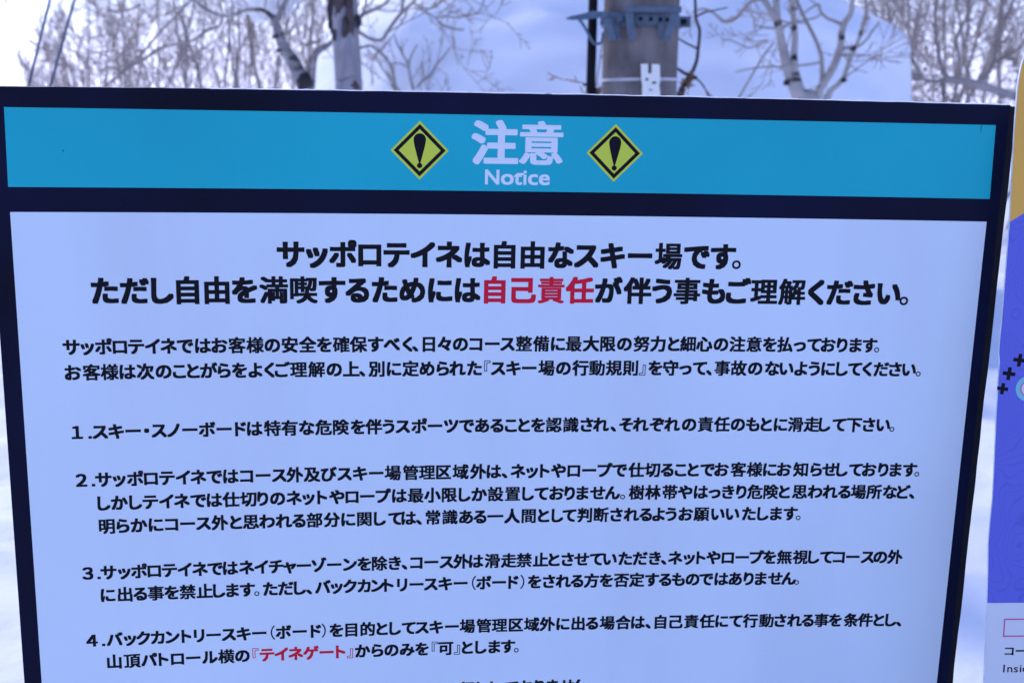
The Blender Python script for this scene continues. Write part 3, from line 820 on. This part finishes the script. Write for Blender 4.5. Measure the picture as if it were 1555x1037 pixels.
# warning diamonds
def poly_layer(name, pts, off, th, mat, parent, f=bp):
    n = len(pts)
    vs = [f(u, v, off) for u, v in pts] + [f(u, v, off - th) for u, v in pts]
    return mesh(name, vs, [tuple(range(n))[::-1], tuple(range(n, 2 * n))] + [(i, (i + 1) % n, n + (i + 1) % n, n + i) for i in range(n)], mat, parent)
def ring_layer(name, cu, cv, r1, r2, off, th, mat, parent):
    o4 = [(0, -1), (1, 0), (0, 1), (-1, 0)]
    vs = [bp(cu + a * r1, cv + b * r1, off) for a, b in o4] + [bp(cu + a * r2, cv + b * r2, off) for a, b in o4]
    fs = [(i, 4 + i, 4 + (i + 1) % 4, (i + 1) % 4) for i in range(4)]
    return mesh(name, vs, fs, mat, parent)
for (cu, cv) in [(491.8, 66.7), (727.4, 66.8)]:
    sy = poly_layer('warning_symbol', [(cu, cv - 34.8), (cu + 34.6, cv), (cu, cv + 34.8), (cu - 34.6, cv)], 0.55, 0.15, M['lime'], board)
    ring_layer('border', cu, cv, 31.0, 25.0, 0.62, 0.1, M['ink'], sy)
    pts = []
    for k in range(15):          # round head, tapering to a point
        a = math.pi + math.pi * k / 14
        pts.append((cu + 7.4 * math.cos(a), cv - 12.6 + 7.6 * math.sin(a)))
    pts += [(cu + 7.2, cv - 10.5), (cu + 6.2, cv - 5), (cu + 1.0, cv + 14.8), (cu - 1.0, cv + 14.8), (cu - 6.2, cv - 5), (cu - 7.2, cv - 10.5)]
    n = len(pts)
    vs = [bp(u, v, 0.62) for u, v in pts]
    dots = [(cu + 3.2 * math.cos(2 * math.pi * k / 16), cv + 18.0 + 3.2 * math.sin(2 * math.pi * k / 16)) for k in range(16)]
    vs += [bp(u, v, 0.62) for u, v in dots]
    mesh('exclamation_mark', vs, [tuple(range(n))[::-1], tuple(range(n, n + 16))[::-1]], M['ink'], sy)

# ------------------------------------------------------------------ lettering
TEXT_LINES = [
    ('T', 'サッポロテイネは自由なスキー場です。', 191.3,
     [338.2,369.3,400.2,432.4,464.6,496.4,528.3,562.8,596.2,630.7,665.7,697.4,730.2,764.3,800.0,835.5,868.9,886.2]),
    ('T', 'ただし自由を満喫するためには自己責任が伴う事もご理解ください。', 235.0,
     [121.2,155.5,187.2,216.5,250.6,283.0,317.4,353.2,387.0,417.2,450.3,483.9,518.0,551.6,585.0,620.7,655.0,690.7,726.8,763.1,794.1,825.8,859.6,891.0,923.9,959.6,990.4,1020.4,1051.5,1083.7,1103.8]),
    ('B', 'サッポロテイネではお客様の安全を確保すべく、日々のコース整備に最大限の努力と細心の注意を払っております。', 302.9,
     [79.6,98.0,116.4,135.3,154.1,173.2,191.9,211.2,232.2,251.6,272.3,293.8,314.4,335.3,356.8,377.0,397.3,418.3,439.3,459.0,478.4,487.7,504.6,523.7,543.6,562.8,583.2,602.3,622.8,644.3,665.6,685.5,707.3,728.8,749.6,771.4,792.3,812.6,830.6,851.7,873.0,894.1,915.5,935.8,955.5,974.5,993.1,1011.3,1029.3,1046.9,1065.2,1074.6]),
    ('B', 'お客様は次のことがらをよくご理解の上、別に定められた『スキー場の行動規則』を守って、事故のないようにしてください。', 334.1,
     [79.9,101.2,122.1,142.9,163.6,184.8,203.3,219.7,238.1,256.2,274.5,293.5,310.4,326.0,345.5,367.2,388.6,409.4,422.7,440.3,461.8,482.2,502.6,522.1,540.4,561.6,577.5,591.2,610.4,630.2,652.0,673.4,694.9,716.0,737.6,758.5,774.1,790.6,810.2,829.1,847.6,859.6,876.6,897.9,919.1,941.3,959.7,978.4,995.6,1013.9,1031.9,1048.5,1064.6,1082.9,1101.1,1119.2,1131.6]),
    ('B', '１．スキー・スノーボードは特有な危険を伴うスポーツであることを認識され、それぞれの責任のもとに滑走して下さい。', 408.4,
     [80.8,95.6,107.4,126.2,146.0,162.0,176.6,193.6,213.2,233.8,254.1,274.0,291.0,312.4,333.2,354.3,374.8,396.3,417.2,436.7,455.0,472.9,493.2,513.1,533.3,552.7,572.4,591.1,608.9,625.7,643.4,663.5,685.3,705.8,724.1,740.0,756.4,775.4,796.3,816.0,838.0,859.2,880.6,901.5,921.0,938.7,957.4,976.9,998.1,1015.2,1034.3,1053.9,1073.3,1092.3,1104.1]),
    ('B', '２．サッポロテイネではコース外及びスキー場管理区域外は、ネットやロープで仕切ることでお客様にお知らせしております。', 469.4,
     [82.5,96.4,108.4,127.0,145.8,164.5,183.7,202.9,221.3,240.7,260.6,279.7,299.8,319.5,338.8,359.9,380.7,400.2,419.6,439.7,460.5,482.9,503.6,524.6,546.1,568.5,588.6,602.2,619.4,637.4,653.8,671.3,691.2,711.1,731.5,750.7,772.3,793.3,812.6,830.3,846.9,865.4,883.9,906.0,927.4,947.5,966.3,988.2,1008.9,1026.4,1043.2,1061.2,1079.2,1097.8,1114.3,1133.2,1142.9]),
    ('B', 'しかしテイネでは仕切りのネットやロープは最小限しか設置しておりません。樹林帯やはっきり危険と思われる場所など、', 499.9,
     [107.5,125.9,145.1,162.6,181.9,200.4,220.3,239.8,259.9,281.1,298.7,317.0,337.3,355.2,372.2,390.3,409.3,428.4,448.6,468.9,489.5,510.7,532.3,551.7,570.3,591.4,613.2,633.2,650.3,670.0,686.9,703.6,723.3,742.7,756.0,774.1,795.4,817.7,837.7,858.7,876.6,894.5,911.9,929.9,951.2,969.1,989.4,1009.6,1029.9,1048.6,1067.4,1088.2,1109.6,1127.7,1139.0]),
    ('B', '明らかにコース外と思われる部分に関しては、常識ある一人間として判断されるようお願いいたします。', 530.1,
     [109.5,128.6,147.8,168.1,186.9,206.3,225.5,245.5,265.4,283.5,303.3,324.2,342.7,362.3,383.9,404.5,424.7,444.3,463.8,480.8,493.7,511.6,533.3,553.9,571.7,591.5,613.2,634.7,654.0,672.0,687.5,707.4,729.1,749.0,768.8,787.3,804.5,820.8,840.2,861.1,882.8,902.2,924.0,942.7,960.1,979.3,989.9]),
    ('B', '３．サッポロテイネではネイチャーゾーンを除き、コース外は滑走禁止とさせていただき、ネットやロープを無視してコースの外', 591.0,
     [83.7,97.0,108.6,127.5,145.2,163.6,182.1,200.7,219.4,238.1,256.9,276.8,295.0,313.6,330.5,348.1,367.1,386.3,406.2,424.5,443.9,463.3,475.6,490.8,510.0,529.6,548.6,567.9,588.8,610.2,630.3,651.8,669.5,687.3,705.6,725.2,743.1,763.3,783.0,802.6,814.3,829.6,848.1,863.9,880.4,899.7,919.0,938.3,955.8,975.8,996.9,1015.2,1032.3,1049.0,1067.7,1087.8,1104.9,1124.8]),
    ('B', 'に出る事を禁止します。ただし、バックカントリースキー（ボード）をされる方を否定するものではありません。', 621.2,
     [106.5,127.1,145.3,164.5,183.7,203.2,224.2,242.0,258.6,277.1,288.7,305.6,325.1,342.8,354.3,371.7,389.2,406.0,423.9,441.7,455.7,472.7,491.2,509.6,528.4,548.2,565.5,578.3,598.2,617.0,628.6,644.8,663.7,682.7,700.6,719.6,739.4,759.4,779.9,800.2,817.6,835.3,854.3,872.5,893.1,911.8,929.6,946.0,965.4,983.7,994.7]),
    ('B', '４．バックカントリースキー（ボード）を目的としてスキー場管理区域外に出る場合は、自己責任にて行動される事を条件とし、', 681.6,
     [84.3,98.1,111.8,130.4,146.5,164.2,182.5,199.7,215.4,233.3,252.3,271.0,290.5,307.6,321.1,341.5,362.2,372.1,388.3,407.4,428.5,447.0,463.9,481.4,498.6,517.3,537.7,557.8,579.4,600.1,621.8,642.6,663.3,684.0,704.3,722.6,743.0,764.3,784.3,797.9,814.5,835.5,856.1,877.2,897.3,916.1,935.9,957.7,976.6,996.2,1013.9,1032.6,1051.5,1073.1,1092.7,1111.3,1127.5,1138.6]),
    ('B', '山頂パトロール横の『テイネゲート』からのみを『可』とします。', 712.0,
     [109.9,131.8,152.6,170.3,187.5,207.1,227.8,248.3,268.5,285.2,299.5,317.8,336.1,355.4,375.4,393.5,405.5,421.8,440.9,459.1,479.6,498.8,515.4,529.9,544.7,558.3,576.2,594.0,612.0,623.0]),
    ('B', 'の管理は行われておりません', 772.7,
     [474.7,494.6,514.5,536.8,558.3,576.5,594.7,617.7,638.0,655.3,672.7,692.1,708.6]),
]

class Glyphs:
    """outlines of characters from Blender's built-in font, made bolder by overlaying shifted copies"""
    def __init__(self, chars):
        obs = []
        for c in sorted(set(chars)):
            cu = bpy.data.curves.new('glyph', 'FONT'); cu.body = c; cu.size = 1; cu.resolution_u = 3; cu.fill_mode = 'FRONT'
            o = bpy.data.objects.new('glyph', cu); col.objects.link(o); obs.append((c, o))
        bpy.context.view_layer.update()
        dg = bpy.context.evaluated_depsgraph_get()
        self.g = {}
        for c, o in obs:
            me = bpy.data.meshes.new_from_object(o.evaluated_get(dg))
            vs = [(v.co.x, v.co.y) for v in me.vertices]
            fs = [tuple(p.vertices) for p in me.polygons]
            cnt = {}
            for p in me.polygons:
                for e in p.edge_keys: cnt[e] = cnt.get(e, 0) + 1
            L = sum(math.hypot(vs[a][0] - vs[b][0], vs[a][1] - vs[b][1]) for (a, b), q in cnt.items() if q == 1)
            xs = [v[0] for v in vs]; ys = [v[1] for v in vs]
            # outline winding is not reliable: remember each face's sign
            fx = []
            for p in fs:
                a = sum(vs[p[i]][0] * vs[p[(i + 1) % len(p)]][1] - vs[p[(i + 1) % len(p)]][0] * vs[p[i]][1] for i in range(len(p)))
                fx.append(p if a > 0 else p[::-1])
            self.g[c] = (vs, fx, min(xs), max(xs), min(ys), max(ys), L)
            bpy.data.meshes.remove(me)
        for c, o in obs:
            cu = o.data; bpy.data.objects.remove(o); bpy.data.curves.remove(cu)

HALF = {'１': '１', '２': '２', '３': '３', '４': '４', '．': '.'}
RING9 = [(a, b) for a in (0, 1, -1) for b in (0, 1, -1)]
RING5 = [(0, 0), (1, 1), (-1, 1), (1, -1), (-1, -1)]
def letters(name, items, mat, parent, off=0.42, f=bp, ring=RING5):
    """items: (char, ink centre u, baseline v, em width, em height, boldness x, boldness y, slope)"""
    vs, fs = [], []
    for (c, uc, vb, ew, eh, tx, ty, sl) in items:
        gv, gf, x0, x1, y0, y1, L = G.g[c]
        xc = (x0 + x1) / 2
        lay = 0
        for (sx, sy) in ring:
            b = len(vs); lay += 1
            for (x, y) in gv:
                u = uc + (x - xc + sx * tx) * ew
                v = vb - (y + sy * ty) * eh + (u - uc) * sl
                vs.append(f(u, v, off + lay * 0.012))
            fs += [tuple(b + i for i in p) for p in gf]
    return mesh(name, vs, fs, mat, parent)

G = Glyphs(''.join(t for _, t, _, _ in TEXT_LINES) + '注意NoticeInsidコー1234.')

def boldness(c, cls):
    L = G.g[c][6]
    k = max(0.0, min(1.0, (L - 4.5) / 7.5))
    if c in '。『』（）': return (0.006, 0.006) if cls == 'B' else (0.010, 0.010)
    if cls == 'T': return (0.047 * (1 - k) + 0.031 * k, 0.041 * (1 - k) + 0.021 * k)
    return (0.044 * (1 - k) + 0.033 * k, 0.037 * (1 - k) + 0.022 * k)

for li, (cls, text, v0, us) in enumerate(TEXT_LINES):
    em = 34.6 if cls == 'T' else 20.9 - 0.0009 * (v0 - 300)
    if li == 12: v0 -= 1.6
    runs = {'ink': [], 'red': []}
    for i, (c, u) in enumerate(zip(text, us)):
        red = (li == 1 and 14 <= i <= 17) or (li == 11 and 9 <= i <= 16)
        vb = v0 + 1.3 * u / 1000 + 0.38 * em
        ch = HALF.get(c, c)
        bx, by = boldness(ch, cls)
        ew = em; eh = em
        if c in HALF: ew = em * (1.04 if c != '．' else 1.0); eh = em * 1.0; bx, by = 0.045, 0.03
        runs['red' if red else 'ink'].append((ch, u, vb, ew, eh, bx, by, 0.0013))
    letters('lettering', runs['ink'], M['ink'], board, ring=RING9 if cls == 'T' else RING5)
    if runs['red']:
        r_ = letters('lettering', runs['red'], M['red'], board, off=0.42, ring=RING9 if cls == 'T' else RING5)
        r_['label'] = 'red word in the line of black text'

RINGBIG = [(0, 0)] + [(math.copysign(min(1, abs(math.cos(t)) * 1.25), math.cos(t)), math.copysign(min(1, abs(math.sin(t)) * 1.25), math.sin(t))) for t in [2 * math.pi * k / 20 for k in range(20)]]
letters('lettering', [('注', 581.7, 77.2, 57.0, 54.5, 0.036, 0.030, 0.0013)], M['white'], board, off=0.42, ring=RINGBIG)
letters('lettering', [('意', 637.5, 77.3, 57.0, 54.5, 0.030, 0.018, 0.0013)], M['white'], board, off=0.42, ring=RINGBIG)
nx = [('N', 579.1, 25.5, 25.0), ('o', 597.5, 30, 26.5), ('t', 610.4, 27, 25.5), ('i', 618.9, 25.5, 25.5), ('c', 628.6, 29.5, 26.5), ('e', 642.5, 30, 26.5)]
letters('lettering', [(c, u, 106.0, w, h, 0.024, 0.016, 0.0013) for c, u, w, h in nx], M['white'], board, off=0.42)
poly_layer('letter_bar', [(610.0, 92.3), (617.5, 92.3), (617.5, 95.0), (610.0, 95.0)], 0.5, 0.04, M['white'], board)

# ------------------------------------------------------------------ second board
O2 = Vector((0.77697913, 1.51210579, -0.02987337))
DN = Vector((0.0, -0.10934048, -0.99400436)); RT_ = Vector((0.99822625, -0.05917753, 0.00650953)); NN = Vector((-0.05953447, -0.99224124, 0.10914654))
def bq(s, t, off=0.0):
    return world(O2 + RT_ * (s / 1000.0) + DN * (t / 1000.0) + NN * (off / 1000.0))
b2 = bq(430, 1500); b2.z = 0
map_board = thing('guide_board', 'round-cornered guide board printed ochre, contoured blue and white, right of the notice board', 'sign board', b2)
EDGE = [(-2.5, 39.1), (-3.0, 70.5), (-2.6, 120), (-2.1, 180.0), (-3.2, 240), (-4.6, 304.6), (-5.6, 325), (-5.8, 339.8), (-4.2, 352), (-4.6, 380), (-4.2, 420), (-3.8, 460.0), (-2.9, 523.8), (-4.6, 556), (-5.1, 582.4), (-3.2, 625), (-2.3, 660.4), (-1.2, 710), (-0.5, 765.6), (0, 900), (0, 1250)]
W2 = 880.0
def edge_at(t):
    for (a, ta), (b, tb) in zip(EDGE, EDGE[1:]):
        if ta <= t <= tb: return a + (b - a) * (t - ta) / (tb - ta)
    return EDGE[-1][0] if t > 1000 else EDGE[0][0]
def corner(t):       # rounded top-left corner, radius 95 mm, top at t = -56
    if t >= 39.1: return edge_at(t)
    k = (39.1 - t) / 95.0
    k = max(0.0, min(1.0, k))
    return -2.5 + 42 * (1 - math.sqrt(max(0.0, 1 - k ** 2.6)))
def plate(name, ts, sl, off, th, mat, inset=0.0, right=W2):
    vs, fs = [], []
    for t in ts:
        l = sl(t) + inset
        for (s, o) in ((l, off), (right, off), (right, off - th), (l, off - th)): vs.append(bq(s, t, o))
    for i in range(len(ts) - 1):
        for k in range(4):
            fs.append((i * 4 + k, (i + 1) * 4 + k, (i + 1) * 4 + (k + 1) % 4, i * 4 + (k + 1) % 4))
    fs.append((0, 1, 2, 3)); e = (len(ts) - 1) * 4; fs.append((e + 3, e + 2, e + 1, e))
    return mesh(name, vs, fs, mat, map_board)
ts = [-56 + 95.1 * (1 - math.cos(math.pi / 2 * i / 16)) for i in range(17)] + [t for _, t in EDGE[1:]]
plate('back_board', ts, corner, -0.3, 2.5, M['core'])
# ochre field above the slanting line, blue field below it
def diag(s): return 177.0 - (s + 4.6) * 0.64
def field(name, outline, off, mat):
    return poly_layer(name, outline, off, 0.2, mat, map_board, f=bq)
tt = [t for t in ts if t < 176] 
left = [(corner(t) + (1.0 if t < 45 else 0.5), t + (1.0 if t < -50 else 0)) for t in tt]
field('ochre_print', left + [(corner(179.2) + 0.5, 179.3), (270, 2.8), (W2 - 3, 2.8), (W2 - 3, -55)], 0.0, M['ochre'])
bl = [(corner(t) + 0.4, t) for t in [179.6] + [t for t in ts if 181 < t < 655] + [659.6]]
field('blue_print', [(W2 - 3, 3.0), (270, 3.0)] + bl + [(W2 - 3, 659.6)], 0.0, M['blue'])
bl = [(corner(t) + 0.4, t) for t in [660.0] + [t for t in ts if 662 < t < 1240] + [1245]]
field('white_print', bl + [(W2 - 3, 1245), (W2 - 3, 660.0)], 0.0, M['lower'])
def plus(cs, ct, r, w, ang):
    ca, sa = math.cos(ang), math.sin(ang)
    o = [(-w, -r), (w, -r), (w, -w), (r, -w), (r, w), (w, w), (w, r), (-w, r), (-w, w), (-r, w), (-r, -w), (-w, -w)]
    poly_layer('plus_mark', [(cs + a * ca - b * sa, ct + a * sa + b * ca) for a, b in o], 0.2, 0.1, M['ink'], map_board, f=bq)
plus(20.8, 349.5, 8.0, 2.3, R(7)); plus(8.4, 366.4, 8.0, 2.3, R(7)); plus(-0.2 + 1.6, 385.2, 7.0, 2.2, R(7))
plus(33.2, 331.0, 8.0, 2.3, R(7))
def circle(name, cs, ct, r, off, mat, n=48):
    poly_layer(name, [(cs + r * math.cos(2 * math.pi * k / n), ct + r * math.sin(2 * math.pi * k / n)) for k in range(n)], off, 0.08, mat, map_board, f=bq)
circle('ring_mark', 34.0, 385.0, 16.0, 0.15, M['cyan']); circle('ring_mark', 34.3, 385.0, 10.6, 0.25, M['magenta']); circle('ring_mark', 34.3, 385.0, 9.0, 0.35, M['lower'])
def frame_box(s0, t0, s1, t1, w):
    vs = [bq(s0, t0, .3), bq(s1, t0, .3), bq(s1, t1, .3), bq(s0, t1, .3), bq(s0 + w, t0 + w, .3), bq(s1 - w, t0 + w, .3), bq(s1 - w, t1 - w, .3), bq(s0 + w, t1 - w, .3)]
    mesh('legend_box', vs, [(i, 4 + i, 4 + (i + 1) % 4, (i + 1) % 4) for i in range(4)], M['magenta'], map_board)
frame_box(20.7, 680.3, 75, 704.2, 1.7)
letters('lettering', [('コ', 30.0, 728.0, 15.5, 13.6, 0.035, 0.02, 0)], M['ink'], map_board, off=0.15, f=bq)
letters('lettering', [('ー', 45.2, 728.0, 15.5, 13.6, 0.035, 0.03, 0)], M['ink'], map_board, off=0.15, f=bq)
letters('lettering', [(c, s, 751.0, 17.0, 14.6, 0.008, 0.006, 0) for c, s in (('I', 24.6), ('n', 32.3), ('s', 40.2), ('i', 46.3), ('d', 52.3))], M['ink'], map_board, off=0.15, f=bq)
for s in (120, 760):
    c = bq(s, 1150, -40)
    box('leg', Vector((c.x, c.y, 0.45)), (Vector((1, 0, 0)), Vector((0, 1, 0)), -(TILT @ DN)), 0.03, 0.02, 0.95, M['steel'], map_board)
